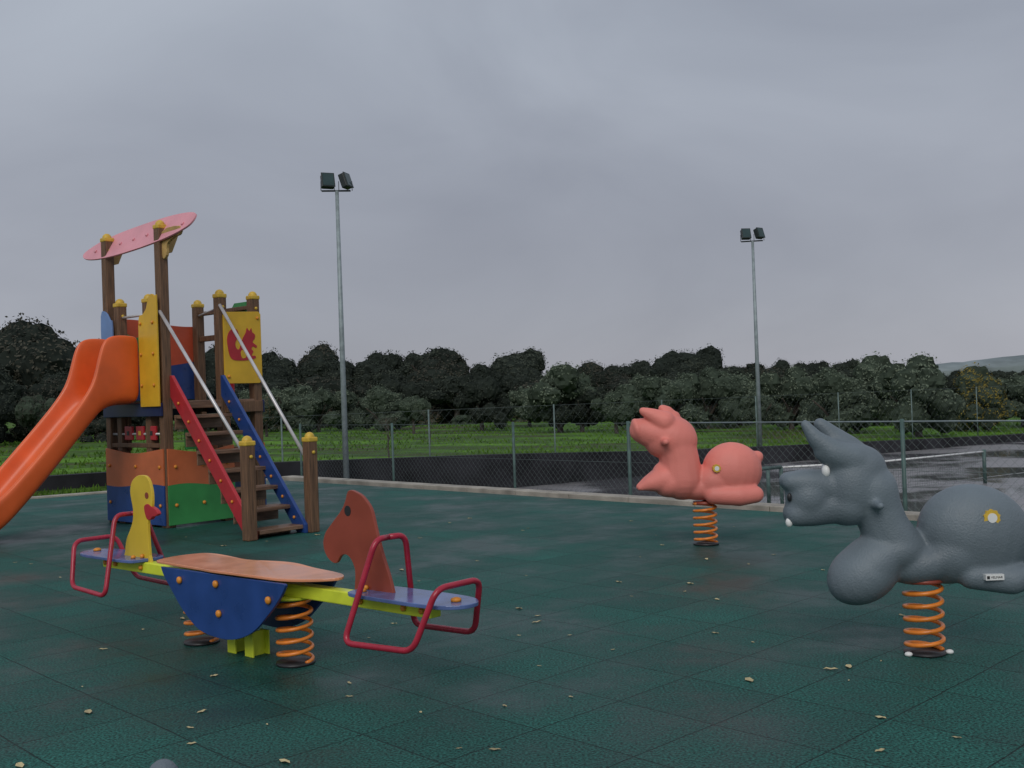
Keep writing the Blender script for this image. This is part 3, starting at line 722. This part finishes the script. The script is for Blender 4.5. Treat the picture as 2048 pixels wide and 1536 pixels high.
# back bits
box('rear_rail',(1.2,.6,2.20),(.05,1.2,.07),'wood',Tw,.008)
box('rear_rail_b',(1.2,.6,2.52),(.05,1.2,.05),'wood',Tw,.008)
box('red_slat',(1.22,.78,1.86),(.03,.11,.72),'red',Tw,.006)
box('red_slat_b',(1.22,.52,1.80),(.03,.07,.60),'red',Tw,.006)
plate('pink_ornament',cr([(.62,2.26),(.72,2.26),(.72,2.34),(.82,2.34),(.82,2.42),(.70,2.44),(.62,2.40)],2),lambda a,b2,c:(1.2+c,a,b2),.02,'pinkroof',Tw,0)
plate('green_board',[(.18,2.36),(.18,2.60),(.42,2.60),(.5,2.52),(.5,2.36)],lambda a,b2,c:(1.23+c,a,b2),.02,'green',Tw,.002)
tube('white_rail',[(.02,.98,2.42),(.02,.33,2.42)],.016,'steel',Tw,8)
tube('white_rail_b',[(.74,0,2.50),(1.2,1.2,2.50)],.014,'steel',Tw,8)
# stairs
def lerp(a,b,t): return tuple(a[i]+(b[i]-a[i])*t for i in range(len(a)))
Ltop=(.045,-.06); Rtop=(.70,-.06); Lb=(S1[0]+.075,S1[1]+.02); Rb=(S2[0]-.075,S2[1]+.02)
def stringer(nm,top,bot,mt):
    d=Vector((bot[0]-top[0],bot[1]-top[1])); L=d.length; d.normalize(); nn=Vector((-d.y,d.x))
    out=[(0,1.70),(.04,1.70),(L+.02,.09),(L+.02,0.0),(L-.15,0.0),(0,1.46)]
    plate(nm,out,lambda a,b2,c:(top[0]+d.x*a+nn.x*c,top[1]+d.y*a+nn.y*c,b2),.04,mt,Tw,.005)
    for i in range(7):
        t=.12+.13*i
        for sg in (-1,1):
            p=Vector((top[0]+d.x*L*t,top[1]+d.y*L*t)); z=1.575-1.58*t
            bolt((p.x+nn.x*.02*sg,p.y+nn.y*.02*sg,z),(nn.x*sg,nn.y*sg,0),Tw,.017)
stringer('stringer_red',Ltop,Lb,'red'); stringer('stringer_blue',Rtop,Rb,'blue')
for i in range(7):
    z=1.235-.195*i+.0; t=(i+.55)/7.0
    a=lerp(Ltop,Lb,t); b2=lerp(Rtop,Rb,t)
    if z<.05: break
    c=((a[0]+b2[0])/2,(a[1]+b2[1])/2,z); w=math.dist(a,b2)-.045
    box('tread_%d'%i,c,(w,.25,.04),'tread',Tw,.006)
    box('riser_%d'%i,(c[0],c[1]+.11,z-.080),(w,.018,.12),'tread',Tw,.004)
tube('handrail_a',[(-.06,-.04,2.42),(S1[0]-.01,S1[1]+.06,.88)],.019,'steel',Tw,12)
tube('handrail_b',[(.70,-.06,2.52),(S2[0]+.0,S2[1]+.06,.76)],.019,'steel',Tw,12)
# slide
st=[(0,1.49,.66),(.15,1.49,.68),(.30,1.485,.69),(.42,1.45,.70),(.49,1.41,.65),(.545,1.365,.48),(.60,1.305,.35),(.70,1.20,.30),(.85,1.03,.28),(1.1,.75,.28),(1.4,.43,.28),(1.6,.235,.27),(1.75,.155,.25),(1.9,.125,.22),(2.2,.11,.18),(2.32,.10,.12)]
V=[];F=[];yc=.655
prof=lambda h:[(-.29,-.09),(-.325,.0),(-.33,h*.5),(-.335,h-.03),(-.315,h),(-.285,h),(-.268,h-.03),(-.255,h*.5),(-.235,.06),(-.17,.0),(0,-.012),(.17,.0),(.235,.06),(.255,h*.5),(.268,h-.03),(.285,h),(.315,h),(.335,h-.03),(.33,h*.5),(.325,.0),(.29,-.09),(0,-.10)]
np_=len(prof(.3))
for s,zf,h in st:
    wd=1.0+.12*min(1,max(0,(s-.5)/.5))
    for y,z in prof(h): V.append((-.06-s,yc+y*wd,zf+z))
for i in range(len(st)-1):
    for k in range(np_):
        F.append((i*np_+k,i*np_+(k+1)%np_,(i+1)*np_+(k+1)%np_,(i+1)*np_+k))
F.append(tuple(range(np_))); F.append(tuple(range(len(V)-1,len(V)-np_-1,-1)))
sl=obj('slide',V,F,'orange_plastic',Tw,True)
md=sl.modifiers.new('sub','SUBSURF'); md.levels=2; md.render_levels=2
box('slide_foot',(-2.1,yc,.03),(.2,.4,.06),'galv',Tw,.01)

# ------------------------------------------------------------------ small things
bo=empty('grey_dome',(-.86,2.5,0))  # small grey dome of an unidentified object, set on a plain shaft
v,f=ball((0,0,.46),(.042,.042,.055),16,10); tube('shaft',[(0,0,0),(0,0,.46)],.042,'grey',bo,16); obj('cap',v,f,'grey',bo,True)
rg=random.Random(12); V=[];F=[]
def leaf(x,y,s):
    a=rg.uniform(0,6.28); k=len(V); c,s_=math.cos(a),math.sin(a); tl=rg.uniform(-.3,.5); el=rg.uniform(.5,1)
    for (u,w,z) in ((-1,0,.1),(-.5,.45,.2),(.1,.55,.1),(.6,.3,.25),(1,0,.1),(.5,-.35,.3),(-.1,-.5,.1),(-.55,-.4,.25),(0,0,.02)):
        w*=el; z=z*(1+tl*u); V.append((x+(u*c-w*s_)*s,y+(u*s_+w*c)*s,.003+max(0,z)*s*.7))
    for i in range(8): F.append((k+8,k+i,k+(i+1)%8))
for i in range(150):
    D=2.6+rg.random()**1.1*10; X=D*rg.uniform(-.5,.5)
    if (X-KB.x)*KN.x+(D-KB.y)*KN.y>-.3: continue
    leaf(X,D,rg.choice([.010,.014,.02,.026,.036]))
obj('fallen_leaves',V,F,'leaf_dry')

# ------------------------------------------------------------------ sky, sun, camera
w=bpy.data.worlds.new('World'); sc.world=w; w.use_nodes=True; t=w.node_tree; N=t.nodes;L=t.links
bg=N['Background']; bg.inputs['Strength'].default_value=.1
sk=N.new('ShaderNodeTexSky'); sk.sky_type='NISHITA'; sk.sun_disc=False; sk.sun_elevation=RAD(40); sk.sun_rotation=RAD(190)
tc=N.new('ShaderNodeTexCoord'); mp=N.new('ShaderNodeMapping'); mp.inputs['Scale'].default_value=(1,1,1.8); mp.inputs['Rotation'].default_value=(0,RAD(25),0)
L.new(tc.outputs['Generated'],mp.inputs[0])
nz=N.new('ShaderNodeTexNoise'); nz.inputs['Scale'].default_value=2.4; nz.inputs['Detail'].default_value=8; nz.inputs['Roughness'].default_value=.48; nz.inputs['Distortion'].default_value=.5
L.new(mp.outputs[0],nz.inputs['Vector'])
rr=N.new('ShaderNodeValToRGB'); e=rr.color_ramp.elements
e[0].position=.32; e[0].color=(.285,.297,.350,1); e[1].position=.70; e[1].color=(.395,.412,.470,1)
L.new(nz.outputs['Fac'],rr.inputs[0])
sp=N.new('ShaderNodeSeparateXYZ'); L.new(tc.outputs['Generated'],sp.inputs[0])
zr=N.new('ShaderNodeValToRGB'); e=zr.color_ramp.elements
e[0].position=0; e[0].color=(1.04,1.02,1.01,1); e[1].position=.6; e[1].color=(1.2,1.25,1.25,1); x=e.new(.14); x.color=(.94,.94,.94,1); x=e.new(.33); x.color=(1.10,1.15,1.15,1)
L.new(sp.outputs['Z'],zr.inputs[0])
mu=N.new('ShaderNodeMix'); mu.data_type='RGBA'; mu.blend_type='MULTIPLY'; mu.inputs[0].default_value=1
L.new(rr.outputs[0],mu.inputs[6]); L.new(zr.outputs[0],mu.inputs[7])
vs=N.new('ShaderNodeVectorMath'); vs.operation='SCALE'; vs.inputs[3].default_value=10
L.new(mu.outputs[2],vs.inputs[0])
mx=N.new('ShaderNodeMix'); mx.data_type='RGBA'; mx.inputs[0].default_value=.94
L.new(sk.outputs[0],mx.inputs[6]); L.new(vs.outputs[0],mx.inputs[7]); L.new(mx.outputs[2],bg.inputs['Color'])
ld=bpy.data.lights.new('sun','SUN'); ld.energy=1.2; ld.angle=RAD(35); ld.color=(1,.96,.9)  # wide lamp behind the camera, imitating its flash along with soft daylight
lo=bpy.data.objects.new('sun',ld); sc.collection.objects.link(lo)
dirv=Vector((math.sin(RAD(190))*math.cos(RAD(40)), math.cos(RAD(190))*math.cos(RAD(40)), math.sin(RAD(40))))
lo.rotation_euler=dirv.to_track_quat('Z','Y').to_euler()
cd=bpy.data.cameras.new('camera'); co=bpy.data.objects.new('camera',cd); sc.collection.objects.link(co)
cd.sensor_width=36; cd.lens=36*2100/2048; cd.clip_end=6000
co.matrix_world=Matrix.Translation((0,0,1.35))@Matrix.Rotation(RAD(90+.6),4,'X')@Matrix.Rotation(RAD(-2.0),4,'Z')
sc.camera=co
sc.view_settings.view_transform='Standard'; sc.view_settings.look='None'; sc.view_settings.exposure=0
